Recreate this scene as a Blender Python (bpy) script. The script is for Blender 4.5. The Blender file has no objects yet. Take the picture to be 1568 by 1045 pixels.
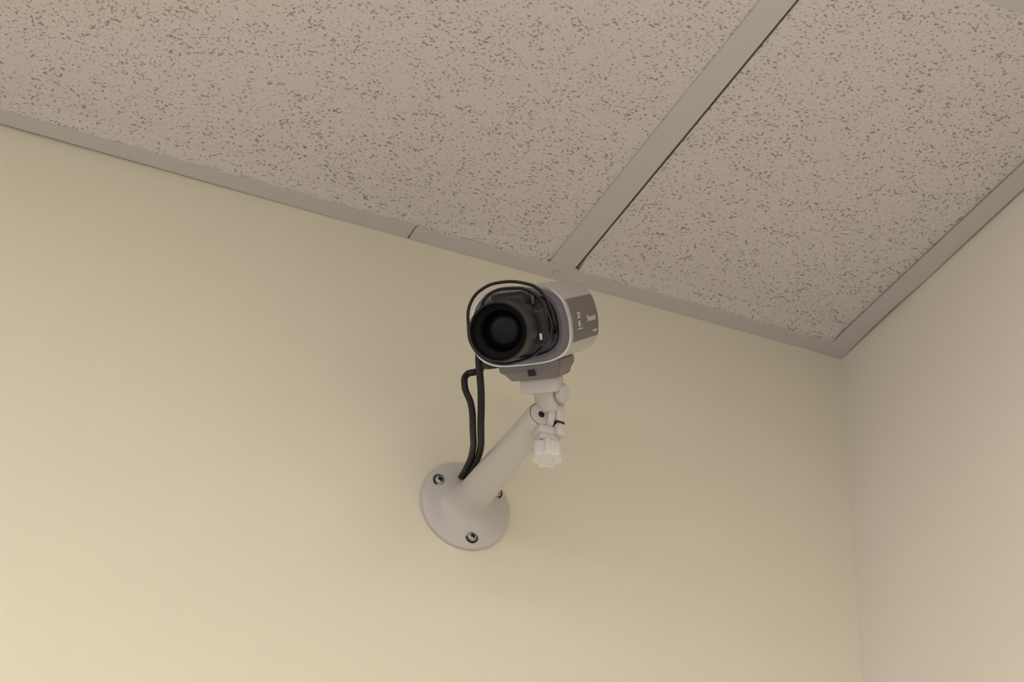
import bpy, bmesh, math, random
from mathutils import Vector, Matrix
random.seed(4)
S=bpy.context.scene
C=bpy.context.collection
CEIL=2.7035; WX=.905; X0=-4.2; Y0=-6.4
ZOOM=1

# ---------------- materials ----------------
def mat(name,col,rough=.5,metal=0,bump=None,spec=.5,coat=0):
    m=bpy.data.materials.new(name); m.use_nodes=True
    nt=m.node_tree; b=nt.nodes['Principled BSDF']
    b.inputs['Base Color'].default_value=(*col,1)
    b.inputs['Roughness'].default_value=rough
    b.inputs['Metallic'].default_value=metal
    b.inputs['Specular IOR Level'].default_value=spec
    b.inputs['Coat Weight'].default_value=coat
    tc=nt.nodes.new('ShaderNodeTexCoord')
    if bump is None: bump=(400,.03,.0005)
    n=nt.nodes.new('ShaderNodeTexNoise'); n.inputs['Scale'].default_value=bump[0]; n.inputs['Detail'].default_value=4
    nt.links.new(tc.outputs['Object'],n.inputs['Vector'])
    bp=nt.nodes.new('ShaderNodeBump'); bp.inputs['Strength'].default_value=bump[1]; bp.inputs['Distance'].default_value=bump[2]
    nt.links.new(n.outputs['Fac'],bp.inputs['Height']); nt.links.new(bp.outputs['Normal'],b.inputs['Normal'])
    # slight tonal variation
    n2=nt.nodes.new('ShaderNodeTexNoise'); n2.inputs['Scale'].default_value=bump[0]*.05
    nt.links.new(tc.outputs['Object'],n2.inputs['Vector'])
    mx=nt.nodes.new('ShaderNodeMix'); mx.data_type='RGBA'
    mx.inputs[6].default_value=(*[c*.985 for c in col],1); mx.inputs[7].default_value=(*[min(1,c*1.015) for c in col],1)
    nt.links.new(n2.outputs['Fac'],mx.inputs[0]); nt.links.new(mx.outputs[2],b.inputs['Base Color'])
    return m

def tile_mat():
    m=bpy.data.materials.new('fissured_ceiling_tile'); m.use_nodes=True
    nt=m.node_tree; N=nt.nodes.new; L=nt.links.new; b=nt.nodes['Principled BSDF']
    b.inputs['Roughness'].default_value=.95; b.inputs['Specular IOR Level'].default_value=.15
    tc=N('ShaderNodeTexCoord')
    w=N('ShaderNodeTexNoise'); w.inputs['Scale'].default_value=70; w.inputs['Detail'].default_value=2
    L(tc.outputs['Object'],w.inputs['Vector'])
    n=N('ShaderNodeTexNoise'); n.inputs['Scale'].default_value=370; n.inputs['Detail'].default_value=2.5; n.inputs['Roughness'].default_value=.55; n.inputs['Distortion'].default_value=.3
    L(tc.outputs['Object'],n.inputs['Vector'])
    # density modulation
    d=N('ShaderNodeMath'); d.operation='MULTIPLY_ADD'; L(w.outputs['Fac'],d.inputs[0]); d.inputs[1].default_value=.25; L(n.outputs['Fac'],d.inputs[2])
    r=N('ShaderNodeValToRGB'); r.color_ramp.elements[0].position=.705; r.color_ramp.elements[0].color=(0,0,0,1)
    r.color_ramp.elements[1].position=.80; r.color_ramp.elements[1].color=(1,1,1,1)
    L(d.outputs[0],r.inputs[0])
    f=N('ShaderNodeTexNoise'); f.inputs['Scale'].default_value=500; f.inputs['Detail'].default_value=3; L(tc.outputs['Object'],f.inputs['Vector'])
    base=N('ShaderNodeMix'); base.data_type='RGBA'; base.inputs[6].default_value=(.61,.58,.555,1); base.inputs[7].default_value=(.79,.755,.73,1)
    L(f.outputs['Fac'],base.inputs[0])
    mx=N('ShaderNodeMix'); mx.data_type='RGBA'; L(base.outputs[2],mx.inputs[6]); mx.inputs[7].default_value=(.34,.30,.27,1); L(r.outputs[0],mx.inputs[0])
    L(mx.outputs[2],b.inputs['Base Color'])
    inv=N('ShaderNodeMath'); inv.operation='SUBTRACT'; inv.inputs[0].default_value=1; L(r.outputs[0],inv.inputs[1])
    ad=N('ShaderNodeMath'); ad.operation='MULTIPLY_ADD'; L(f.outputs['Fac'],ad.inputs[0]); ad.inputs[1].default_value=.4; L(inv.outputs[0],ad.inputs[2])
    bp=N('ShaderNodeBump'); bp.inputs['Strength'].default_value=.4; bp.inputs['Distance'].default_value=.001
    L(ad.outputs[0],bp.inputs['Height']); L(bp.outputs['Normal'],b.inputs['Normal'])
    return m

M_wall=mat('cream_wall_paint',(.82,.79,.625),.55,bump=(350,.12,.0006),spec=.3)
M_wall2=mat('offwhite_wall_paint',(.88,.845,.745),.55,bump=(350,.12,.0006),spec=.3)
M_wall3=mat('neutral_wall_paint',(.76,.76,.75),.6,bump=(350,.12,.0006),spec=.3)
M_tile=tile_mat()
M_grid=mat('painted_steel_grid',(.60,.58,.55),.5,bump=(30,.02,.001))
M_floor=mat('pale_floor',(.41,.41,.43),.8,bump=(900,.6,.003),spec=.1)
M_base=mat('vinyl_baseboard',(.12,.11,.10),.5)
M_white=mat('painted_bracket_metal',(.60,.585,.55),.33,bump=(700,.05,.0004))
M_knob=mat('knob_plastic',(.74,.725,.69),.4)
M_bezel=mat('bezel_grey',(.145,.137,.16),.38,.35,coat=.2)
M_shell=mat('silver_shell',(.60,.60,.60),.30,.55)
M_panel=mat('side_panel_dark',(.16,.148,.138),.4,.3)
M_chrome=mat('chrome_trim',(.75,.74,.74),.22,.9)
M_black=mat('lens_black',(.010,.009,.010),.42,spec=.35)
M_inner=mat('lens_inner_black',(.004,.004,.004),.7,spec=.15)
M_gloss=mat('gloss_black',(.02,.018,.02),.12,coat=1)
M_glass=mat('lens_glass_dark',(.003,.003,.004),.25,spec=.25)
M_cable=mat('cable_rubber',(.009,.009,.010),.42,spec=.4)
M_shoe=mat('shoe_grey',(.20,.187,.187),.45,.2)
M_screw=mat('screw_zinc',(.40,.44,.42),.3,.9)
M_dark=mat('dark_hole',(.02,.02,.02),.8)
M_print=mat('white_print',(.75,.73,.70),.6)
M_alu=mat('louver_white',(.8,.8,.78),.4)

# ---------------- helpers ----------------
def finish(name,bm,m,parent=None,smooth=40,mats=None):
    me=bpy.data.meshes.new(name); bmesh.ops.recalc_face_normals(bm,faces=bm.faces[:]); bm.to_mesh(me); bm.free()
    o=bpy.data.objects.new(name,me); C.objects.link(o)
    for mm in (mats or [m]): me.materials.append(mm)
    if smooth:
        me.polygons.foreach_set('use_smooth',[True]*len(me.polygons))
        try: me.set_sharp_from_angle(angle=math.radians(smooth))
        except Exception: pass
    if parent: o.parent=parent
    return o
def empty(name):
    e=bpy.data.objects.new(name,None); C.objects.link(e); e.empty_display_size=.05; return e
def box(bm,a,b,M=None,bev=0,seg=2):
    t=bmesh.new()
    bmesh.ops.create_cube(t,size=1)
    for v in t.verts:
        v.co=Vector([(a[i]+b[i])/2+v.co[i]*(b[i]-a[i]) for i in range(3)])
    if bev: bmesh.ops.bevel(t,geom=t.edges[:],offset=bev,segments=seg,affect='EDGES',profile=.5)
    merge(bm,t,M)
def merge(bm,t,M=None,mi=None):
    if M is not None: bmesh.ops.transform(t,matrix=M,verts=t.verts)
    mp={v:bm.verts.new(v.co) for v in t.verts}
    for f in t.faces:
        try:
            nf=bm.faces.new([mp[v] for v in f.verts]); nf.material_index=f.material_index if mi is None else mi
        except ValueError: pass
    t.free()
def lathe(bm,prof,M=None,n=64,mi=0,rfun=None):
    """profile list of (r,h) about local Z"""
    t=bmesh.new(); rings=[]
    for r,h in prof:
        if r<1e-6: rings.append([t.verts.new((0,0,h))])
        else:
            rg=[]
            for i in range(n):
                a=2*math.pi*i/n; rr=r*(rfun(a) if rfun else 1)
                rg.append(t.verts.new((rr*math.cos(a),rr*math.sin(a),h)))
            rings.append(rg)
    for A,B in zip(rings,rings[1:]):
        for i in range(n):
            j=(i+1)%n
            if len(A)==1 and len(B)==1: continue
            if len(A)==1: f=t.faces.new([A[0],B[i],B[j]])
            elif len(B)==1: f=t.faces.new([A[i],A[j],B[0]])
            else: f=t.faces.new([A[i],A[j],B[j],B[i]])
            f.material_index=mi
    merge(bm,t,M)
def axisM(origin,direction,xhint=Vector((0,0,1))):
    z=Vector(direction).normalized(); x=xhint-z*xhint.dot(z)
    if x.length<1e-4: x=Vector((1,0,0))
    x.normalize(); y=z.cross(x)
    m=Matrix.Identity(4)
    for i in range(3):
        m[i][0]=x[i]; m[i][1]=y[i]; m[i][2]=z[i]; m[i][3]=origin[i]
    return m
def tube(name,pts,r,m,parent=None,cyclic=False):
    cu=bpy.data.curves.new(name,'CURVE'); cu.dimensions='3D'; cu.bevel_depth=r; cu.bevel_resolution=5; cu.resolution_u=10; cu.use_fill_caps=True
    s=cu.splines.new('BEZIER'); s.bezier_points.add(len(pts)-1)
    P=[Vector(p) for p in pts]
    for i,p in enumerate(P):
        b=s.bezier_points[i]; b.co=p
        t=(P[min(i+1,len(P)-1)]-P[max(i-1,0)])*.5
        b.handle_left=p-t/3*min(1.0,1); b.handle_right=p+t/3
        b.handle_left_type='AUTO'; b.handle_right_type='AUTO'
    o=bpy.data.objects.new(name,cu); C.objects.link(o); cu.materials.append(m)
    if parent: o.parent=parent
    # convert to mesh
    dg=bpy.context.evaluated_depsgraph_get(); me=bpy.data.meshes.new_from_object(o.evaluated_get(dg))
    o2=bpy.data.objects.new(name,me); C.objects.link(o2); bpy.data.objects.remove(o); o2.name=name
    if parent: o2.parent=parent
    me.polygons.foreach_set('use_smooth',[True]*len(me.polygons))
    return o2

# ---------------- room shell ----------------
def wall(name,a,b,m):
    bm=bmesh.new(); box(bm,a,b); return finish(name,bm,m,smooth=0)
T=.1; ZT=CEIL+.12
wall('wall_back',(X0-T,0,0),(WX+T,T,ZT),M_wall)
wall('wall_right',(WX,Y0,0),(WX+T,0,ZT),M_wall2)
wall('wall_left',(X0-T,Y0,0),(X0,0,ZT),M_wall3)
wall('wall_front',(X0-T,Y0-T,0),(WX+T,Y0,ZT),M_wall3)
wall('floor',(X0-T,Y0-T,-.1),(WX+T,T,0),M_floor)
wall('baseboard_back',(X0,-.008,0),(WX-.008,0,.1),M_base)
wall('baseboard_right',(WX-.008,Y0,0),(WX,0,.1),M_base)

# ceiling: lay-in tiles
xs=[.6138]                                   # T-bar centrelines in x
while xs[-1]-1.2192>X0: xs.append(xs[-1]-1.2192)
xs=sorted(xs)
ys=[-.472]
while ys[-1]-.6096>Y0: ys.append(ys[-1]-.6096)
FL=.0118                                      # half flange
cx=[X0]+xs+[WX]; cy=[0]+ys+[Y0]
LIGHTS={(3,2):12.5,(2,3):19,(3,6):58,(1,3):30,(1,7):45}
trof=[]
bm=bmesh.new()
for i in range(len(cx)-1):
    for j in range(len(cy)-1):
        xa,xb2=cx[i],cx[i+1]; yb,ya=cy[j],cy[j+1]
        if (i,j) in LIGHTS: trof.append((xa,xb2,ya,yb,LIGHTS[(i,j)])); continue
        gl=.003 if i>0 else .004; gr=.003 if i<len(cx)-2 else .005
        box(bm,(xa+gl+ (.0115 if (i==len(cx)-2) else 0),ya+.004,CEIL+.0012),(xb2-gr,yb-.004,CEIL+.017))
finish('ceiling',bm,M_tile,smooth=0)
wall('ceiling_deck',(X0-T,Y0-T,ZT),(WX+T,T,ZT+.1),M_dark)

# T grid
bm=bmesh.new()
for x in xs:
    box(bm,(x-FL,Y0,CEIL),(x+FL,-.014,CEIL+.0011)); box(bm,(x-.0008,Y0,CEIL+.0006),(x+.0008,-.003,CEIL+.035))
finish('trim_1',bm,M_grid,smooth=0)
bm=bmesh.new()
for y in ys:
    for i in range(len(cx)-1):
        xa,xb2=cx[i],cx[i+1]
        box(bm,(xa+(FL if i else 0),y-FL,CEIL),(xb2-(FL if i<len(cx)-2 else .0),y+FL,CEIL+.0009)); box(bm,(xa+.002,y-.0008,CEIL+.0005),(xb2-.002,y+.0008,CEIL+.03))
finish('trim_2',bm,M_grid,smooth=0)
# wall angles; slightly wavy contact with the wall leaves a dark hairline gap
def angle_strip(name,pts_in,pts_out,z):
    bm=bmesh.new(); n=len(pts_in); v=[]
    for p,q in zip(pts_in,pts_out):
        v.append([bm.verts.new((p[0],p[1],z)),bm.verts.new((q[0],q[1],z)),bm.verts.new((q[0],q[1],z+.001)),bm.verts.new((p[0],p[1],z+.001))])
    for a,b in zip(v,v[1:]):
        for k in range(4): bm.faces.new([a[k],a[(k+1)%4],b[(k+1)%4],b[k]])
    bm.faces.new(v[0]); bm.faces.new(v[-1])
    return finish(name,bm,M_grid,smooth=0)
def gapf(x): # back wall
    if x>.42: return .0002
    return min(.0030,(.42-x)*.011)+.0006
A=[X0]+[ -1+.05*i for i in range(30)]+[.478]
angle_strip('trim_3',[(x,-.0235) for x in A],[(x,-gapf(x)) for x in A],CEIL-.0003)
angle_strip('trim_4',[(.4795,-.0225),(WX-.001,-.0225)],[(.4795,-.0002),(WX-.001,-.0002)],CEIL-.0008)
B=[-.0005,-.03,-.06,-.1,-.14,-.2,-.26,-.4,-1,Y0]
G=[.0003,.0016,.0026,.0028,.0012,.0022,.0024,.001,.001,.001]
angle_strip('trim_5',[(WX-.0215,y) for y in B],[(WX-g,y) for y,g in zip(B,G)],CEIL-.0014)
# crumbled tile edges spilling over the wall angle
bm=bmesh.new()
def crumb_edge(x0,x1,y,amp,z,dens):
    n=int((x1-x0)/.0015); prev=None; val=0; slow=0
    for i in range(n+1):
        x=x0+(x1-x0)*i/n
        val=.75*val+random.uniform(-1,1)*amp*.5
        slow=.97*slow+random.uniform(-1,1)*amp*.22
        d=amp*.9+slow+val*.6+(random.random()<dens)*random.random()*amp*1.5
        d=max(.0001,min(d,amp*2.6))
        cur=[bm.verts.new((x,y-.018,CEIL+.0011)),bm.verts.new((x,y-.001,z)),bm.verts.new((x,y+d,z)),bm.verts.new((x,y+d,z+.0007))]
        if prev:
            for k in range(3): bm.faces.new([prev[k],prev[k+1],cur[k+1],cur[k]])
        prev=cur
crumb_edge(-.6,.5985,-.0235,.0028,CEIL-.0009,.05)
crumb_edge(.6290,WX-.0225,-.0225,.0013,CEIL-.0014,.02)
finish('ceiling_tile_crumbs',bm,M_tile,smooth=0)
bm=bmesh.new()
lathe(bm,[(0,-.001),(.0025,-.0009),(.0028,0)],Matrix.Translation((.6135,-.0105,CEIL-.0012)),n=16)
finish('ceiling_rivet',bm,M_grid)

# troffer lights
for k,(xa,xb2,ya,yb,en) in enumerate(trof):
    e=empty('ceiling_light'); 
    bm=bmesh.new()
    z0=CEIL+.001; z1=CEIL+.085
    for a,b in (((xa+.013,ya+.013,z0),(xb2-.013,ya+.033,z1)),((xa+.013,yb-.033,z0),(xb2-.013,yb-.013,z1)),((xa+.013,ya+.033,z0),(xa+.033,yb-.033,z1)),((xb2-.033,ya+.033,z0),(xb2-.013,yb-.033,z1)),((xa+.013,ya+.013,z1),(xb2-.013,yb-.013,z1+.01))):
        box(bm,a,b)
    finish('housing',bm,M_alu,e,smooth=0)
    bm=bmesh.new(); box(bm,(xa+.034,ya+.034,CEIL+.012),(xb2-.034,yb-.034,CEIL+.016))
    dm=bpy.data.materials.new('lit_diffuser'); dm.use_nodes=True; p=dm.node_tree.nodes['Principled BSDF']
    p.inputs['Emission Color'].default_value=(1,.88,.82,1); p.inputs['Emission Strength'].default_value=en/16
    finish('diffuser',bm,dm,e,smooth=0)
    l=bpy.data.lights.new('tubes','AREA'); l.shape='RECTANGLE'; l.size=xb2-xa-.08; l.size_y=yb-ya-.08
    l.energy=en; l.color=(1,.915,.90)
    lo=bpy.data.objects.new('tubes',l); C.objects.link(lo); lo.location=((xa+xb2)/2,(ya+yb)/2,CEIL+.008); lo.parent=e

# ---------------- wall bracket ----------------
K=Vector((.5415,-.15,2.4640)); BASE=Vector((.5426,0,2.4595))
br=empty('camera_wall_bracket')
out=axisM(BASE,(0,-1,0),Vector((1,0,0)))
bm=bmesh.new()
lathe(bm,[(0,0),(.0375,0),(.0382,.001),(.0382,.0028),(.0374,.0042),(.0355,.0052),(.030,.0062),(.024,.0075),(.0195,.0095),(.0165,.0125),(.0150,.017),(.0142,.024),(.0136,.045),(.0128,.08),(.0118,.11),(.0110,.132),(.0108,.1475),(.0104,.1505),(.0096,.1520),(.0094,.1506),(.0089,.1506),(.0087,.1522),(.0030,.1526),(.0026,.1522),(.0024,.1490),(0,.1490)],out,n=96)
for v in bm.verts:
    if v.co.y<-.006: v.co.z+=(-v.co.y-.006)*.0313; v.co.x-=(-v.co.y-.006)*.0076
finish('arm_and_base_plate',bm,M_white,br,smooth=50)
bm=bmesh.new()
lathe(bm,[(0,.1491),(.0024,.1491),(.0024,.1523),(.0015,.1526),(.0012,.1510),(0,.1510)],Matrix.Translation((-.0011,0,.0045))@out,n=32)
finish('cap_hole',bm,M_dark,br)
# screws
bm=bmesh.new(); bd=bmesh.new()
for ang in (149,33,-80):
    a=math.radians(ang); p=BASE+Vector((math.cos(a)*.0292,-.0050,math.sin(a)*.0292))
    m=axisM(p,(0,-1,0),Vector((1,0,0)))
    lathe(bd,[(0,.0013),(.0049,.0014),(.0052,.0018),(.0052,.0012)],m,n=32)
    lathe(bm,[(.0040,.0014),(.0039,.0026),(.0030,.0038),(.0016,.0042),(.0014,.0030),(0,.0030)],m,n=32)
    for q in (0,90):
        box(bd,(-.0024,-.0005,.0034),(.0024,.0005,.0043),m@Matrix.Rotation(math.radians(q+25),4,'Z'))
finish('screws',bm,M_screw,br); finish('screw_recesses',bd,M_dark,br)

# body frame
d=Vector((.4907,.6465,.5839)).normalized(); w=Vector((.7965,-.6045,0)).normalized(); u=w.cross(d)
A0=Vector((.5168,-.1839,2.5188))
F=Matrix.Identity(4)
for i in range(3): F[i][0]=w[i]; F[i][1]=d[i]; F[i][2]=u[i]; F[i][3]=A0[i]

# knuckle clamp on the right of the arm end: split hinge ears
TK=Matrix.Translation(K)
bm=bmesh.new()
lathe(bm,[(0,.004),(.0112,.004),(.0118,.005),(.0118,.0090),(0,.0090)],axisM(K+Vector((.0,.005,0)),(1,0,0)),n=64)
box(bm,(.0095,-.0065,-.0045),(.0178,.011,.0165),TK,bev=.0028,seg=3)
box(bm,(.0095,-.0085,-.0175),(.0182,.011,-.0062),TK,bev=.0030,seg=3)
box(bm,(-.003,-.0050,-.0165),(.0165,.009,-.0095),TK,bev=.0018)
box(bm,(-.001,-.0040,-.0215),(.0135,.009,-.0150),TK,bev=.0018)
finish('knuckle_clamp',bm,M_white,br,smooth=40)
bm=bmesh.new()
box(bm,(.010,-.0060,-.0066),(.0172,.010,-.0042),TK)
finish('clamp_slot',bm,M_dark,br,smooth=0)
# tilt stem
bm=bmesh.new()
lathe(bm,[(0,-.0680),(.0070,-.0675),(.0084,-.065),(.0088,-.060),(.0088,-.0535),(.0100,-.052),(.0102,-.050),(0,-.050)],F@Matrix.Translation((.0035,.0095,0)),n=48)
box(bm,(-.0105,-.013,-.0515),(.0170,.017,-.0405),F,bev=.0015)
finish('tilt_stem',bm,M_white,br,smooth=40)
bm=bmesh.new()
lathe(bm,[(0,-.003),(.0070,-.003),(.0076,-.002),(.0076,.001),(.0065,.0025),(.003,.003),(0,.003)],axisM(F@Vector((.0165,.009,-.0545)),w+d*-.25+u*-.1),n=40)
finish('pivot_cap',bm,M_white,br)
# star knob
bm=bmesh.new()
kz=axisM(K+Vector((.0065,.001,-.0225)),(-.05,-.12,-1))
def lob(a): return 1+.12*math.cos(7*a)+.02*math.cos(14*a)
lathe(bm,[(0,-.004),(.0035,-.004),(.0035,.001),(.0090,.0015),(.0099,.0025),(.0103,.0125),(.0100,.0140),(.0090,.0147),(.0060,.0145),(.0057,.0139),(0,.0139)],kz,n=128,rfun=lob)
finish('star_knob',bm,M_knob,br,smooth=35)

# ---------------- security camera ----------------
cam=empty('security_camera')
HA,HB,NE=.0372,.0288,3.3
def se(a,sx=1,sz=1,ne=NE):
    c,s=math.cos(a),math.sin(a)
    x=HA*sx*math.copysign(abs(c)**(2/ne),c); z=HB*sz*math.copysign(abs(s)**(2/ne),s)
    x*= 1-.10*max(0,z/HB)   # narrower shoulders
    return x,z
def loft(secs,n=128,caps=(True,True),mfun=None):
    bm=bmesh.new(); R=[]
    for y,sx,sz in secs:
        R.append([bm.verts.new((*(lambda p:(p[0],y,p[1]))(se(2*math.pi*i/n,sx,sz)),)) for i in range(n)])
    for A_,B_ in zip(R,R[1:]):
        for i in range(n):
            f=bm.faces.new([A_[i],A_[(i+1)%n],B_[(i+1)%n],B_[i]])
            if mfun: f.material_index=mfun(f.calc_center_median())
    if caps[0]: bm.faces.new(R[0])
    if caps[1]: bm.faces.new(R[-1])
    bmesh.ops.transform(bm,matrix=F,verts=bm.verts)
    return bm
YF=-.0356; YB=.083
def shell_m(c): 
    return 1 if (abs(c.x)>.028 and -.0155<c.z<.0165 and c.y>YF+.006) else 0
secs=[(YF,.985,.985),(YF+.0012,1,1),(YF+.006,1,1)]+[(YF+.006+i*.0056,1,1) for i in range(1,19)]+[(YB-.004,1,1),(YB-.001,.98,.975),(YB,.95,.94)]
finish('shell',loft(secs,mfun=shell_m),None,cam,mats=[M_shell,M_panel])
finish('chrome_ring',loft([(YF-.0016,.965,.965),(YF-.0016,.995,.995),(YF-.0002,1.008,1.008),(YF+.0012,1.008,1.008),(YF+.0014,.98,.98)],caps=(False,False)),M_chrome,cam)
finish('front_bezel',loft([(YF+.001,.97,.97),(YF-.002,.965,.965),(YF-.0065,.93,.92),(YF-.0085,.87,.86),(YF-.0085,.80,.78),(YF-.0035,.74,.72),(YF-.003,.5,.5)],caps=(True,True)),M_bezel,cam)
# glossy hood strip above lens mount
bm=bmesh.new()
box(bm,(-.019,YF-.013,.012),(.015,YF-.004,.0262),F,bev=.004,seg=4)
finish('brow_cover',bm,M_gloss,cam)
# lens
ML=F@Matrix.Rotation(math.radians(90),4,'X')   # local +z -> -y(front)
bm=bmesh.new()
f0=-YF
lathe(bm,[(.017,f0-.002),(.017,f0+.006),(.0192,f0+.0065),(.0196,f0+.020),(.0205,f0+.021),(.0205,f0+.034),(.0190,f0+.035),(.0190,f0+.038),(.0204,f0+.039),(.0208,f0+.0405),(.0208,f0+.066),(.0212,f0+.070),(.0212,f0+.0755),(.0207,f0+.0762),(.0200,f0+.0762),(.0196,f0+.0755)],ML,n=96)
finish('lens_barrel',bm,M_black,cam,smooth=30)
bm=bmesh.new()
lathe(bm,[(.0196,f0+.0756),(.0188,f0+.068),(.0150,f0+.066),(.0145,f0+.060),(0,f0+.060)],ML,n=96)
finish('lens_inner_baffle',bm,M_inner,cam,smooth=30)
bm=bmesh.new()
lathe(bm,[(.0142,f0+.0605),(.010,f0+.0628),(.005,f0+.0640),(0,f0+.0644)],ML,n=64)
finish('lens_element',bm,M_glass,cam)
bm=bmesh.new()
box(bm,(.010,-.071,-.015),(.0262,-.045,.013),F,bev=.004,seg=3)
box(bm,(-.013,-.069,.010),(.013,-.045,.0255),F,bev=.005,seg=3)
finish('iris_motor_housing',bm,M_black,cam)
bm=bmesh.new()
box(bm,(.0205,-.0718,-.010),(.0222,-.0706,-.0055),F)
finish('housing_label',bm,M_print,cam,smooth=0)
# iris cord
cord=[(-.0255,-.052,.013),(-.017,-.058,.0250),(.002,-.060,.0285),(.016,-.060,.024),(.0255,-.061,.009),(.0275,-.062,-.003),(.019,-.064,-.0165),(.001,-.066,-.0240),(-.018,-.067,-.0220),(-.0300,-.066,-.010),(-.0325,-.062,.005),(-.030,-.058,.021),(-.020,-.056,.0305),(-.005,-.055,.0335),(.010,-.054,.0310),(.019,-.054,.0265),(.0255,-.053,.0150),(.0275,-.050,.002),(.026,-.040,-.006),(.022,YF,-.010)]
tube('iris_cord',[F@Vector(p) for p in cord],.00115,M_cable,cam)
# back connector plate
bm=bmesh.new()
for px_,pz_ in ((-.018,.006),(.014,.008),(-.018,-.012),(.012,-.012)):
    lathe(bm,[(0,-.001),(.005,-.001),(.005,.008),(.0035,.009),(0,.009)],F@Matrix.Translation((px_,YB,pz_))@Matrix.Rotation(math.radians(-90),4,'X'),n=24)
finish('rear_connectors',bm,M_black,cam)
# shoe under body
bm=bmesh.new()
t=bmesh.new()
v=[]
for z,xa,xb_,ya,yb_ in ((-.0270,-.0225,.0245,-.026,.030),(-.0335,-.0215,.0240,-.026,.030),(-.0345,-.0190,.0225,-.024,.028),(-.0405,-.0150,.0205,-.019,.024)):
    v.append([t.verts.new(p) for p in ((xa,ya,z),(xb_,ya,z),(xb_,yb_,z),(xa,yb_,z))])
for a,b in zip(v,v[1:]):
    for k in range(4): t.faces.new([a[k],a[(k+1)%4],b[(k+1)%4],b[k]])
t.faces.new(v[0]); t.faces.new(v[-1])
bmesh.ops.bevel(t,geom=t.edges[:],offset=.0008,segments=2,affect='EDGES')
merge(bm,t,F)
finish('mounting_shoe',bm,M_shoe,cam,smooth=30)
bm=bmesh.new(); box(bm,(-.0005,-.0262,-.0375),(.0045,-.020,-.0325),F); finish('shoe_slot',bm,M_dark,cam,smooth=0)
# side print
def text(body,size,x,y,z,name,sx=1):
    cu=bpy.data.curves.new(name,'FONT'); cu.body=body; cu.size=size; cu.extrude=.0001; cu.align_x='LEFT'
    o=bpy.data.objects.new(name,cu); C.objects.link(o)
    R=Matrix(((0,0,1,x),(sx,0,0,y),(0,1,0,z),(0,0,0,1)))
    dg=bpy.context.evaluated_depsgraph_get(); me=bpy.data.meshes.new_from_object(o.evaluated_get(dg)); bpy.data.objects.remove(o)
    me.transform(F@R); me.materials.append(M_print)
    o=bpy.data.objects.new(name,me); C.objects.link(o); o.parent=cam
text('Panasonic',.0072,HA+.0002,.030,-.0035,'maker_print',1.3)
text('SD',.0068,HA+.0002,-.010,.0005,'badge_print_top',1.7)
text('III',.0068,HA+.0002,-.008,-.0060,'badge_print_bottom',1.9)
text('super dynamic',.0026,HA+.0002,.048,-.0120,'model_print',1.3)
bm=bmesh.new()
box(bm,(HA-.0005,-.012,-.0076),(HA+.0003,.008,-.0070),F)
finish('badge_underline',bm,M_print,cam,smooth=0)

# ---------------- cables ----------------
cb=empty('power_cable')
tube('lead_1',[F@Vector((-.018,YB+.010,-.012)),(.548,-.09,2.555),(.525,-.085,2.540),(.505,-.115,2.528),(.498,-.130,2.513),(.505,-.120,2.492),(.514,-.100,2.476),(.530,-.060,2.4765),(.5385,-.018,2.480),(.541,-.003,2.482)],.0028,M_cable,cb)
tube('lead_2',[F@Vector((-.018,YB+.010,.006)),(.545,-.08,2.56),(.520,-.09,2.540),(.506,-.112,2.515),(.4997,-.118,2.5085),(.495,-.115,2.507),(.4935,-.115,2.496),(.501,-.110,2.4855),(.5116,-.090,2.475),(.524,-.060,2.4765),(.5335,-.022,2.480),(.536,-.003,2.481)],.0026,M_cable,cb)

# ---------------- world & camera ----------------
W=bpy.data.worlds.new('W'); S.world=W; W.use_nodes=True; W.node_tree.nodes['Background'].inputs[0].default_value=(0,0,0,1)
cd=bpy.data.cameras.new('cam'); cd.sensor_width=36; cd.lens=74.82; cd.clip_start=.05
cd.dof.use_dof=True; cd.dof.focus_distance=1.55; cd.dof.aperture_fstop=20
co=bpy.data.objects.new('photo_camera',cd); C.objects.link(co)
fw=Vector((.3208,.7765,.5424)).normalized(); rt=Vector((.9158,-.4003,.0316)); rt=(rt-fw*rt.dot(fw)).normalized(); up=rt.cross(fw)
m=Matrix.Identity(4)
for i in range(3): m[i][0]=rt[i]; m[i][1]=up[i]; m[i][2]=-fw[i]
m.translation=(0,-1.4,1.65); co.matrix_world=m; S.camera=co
S.view_settings.view_transform='Standard'; S.view_settings.look='None'; S.view_settings.exposure=0
if ZOOM>1:
    cd.lens*=ZOOM; cd.dof.use_dof=False; cd.shift_x=16/1568*ZOOM; cd.shift_y=-30/1568*ZOOM
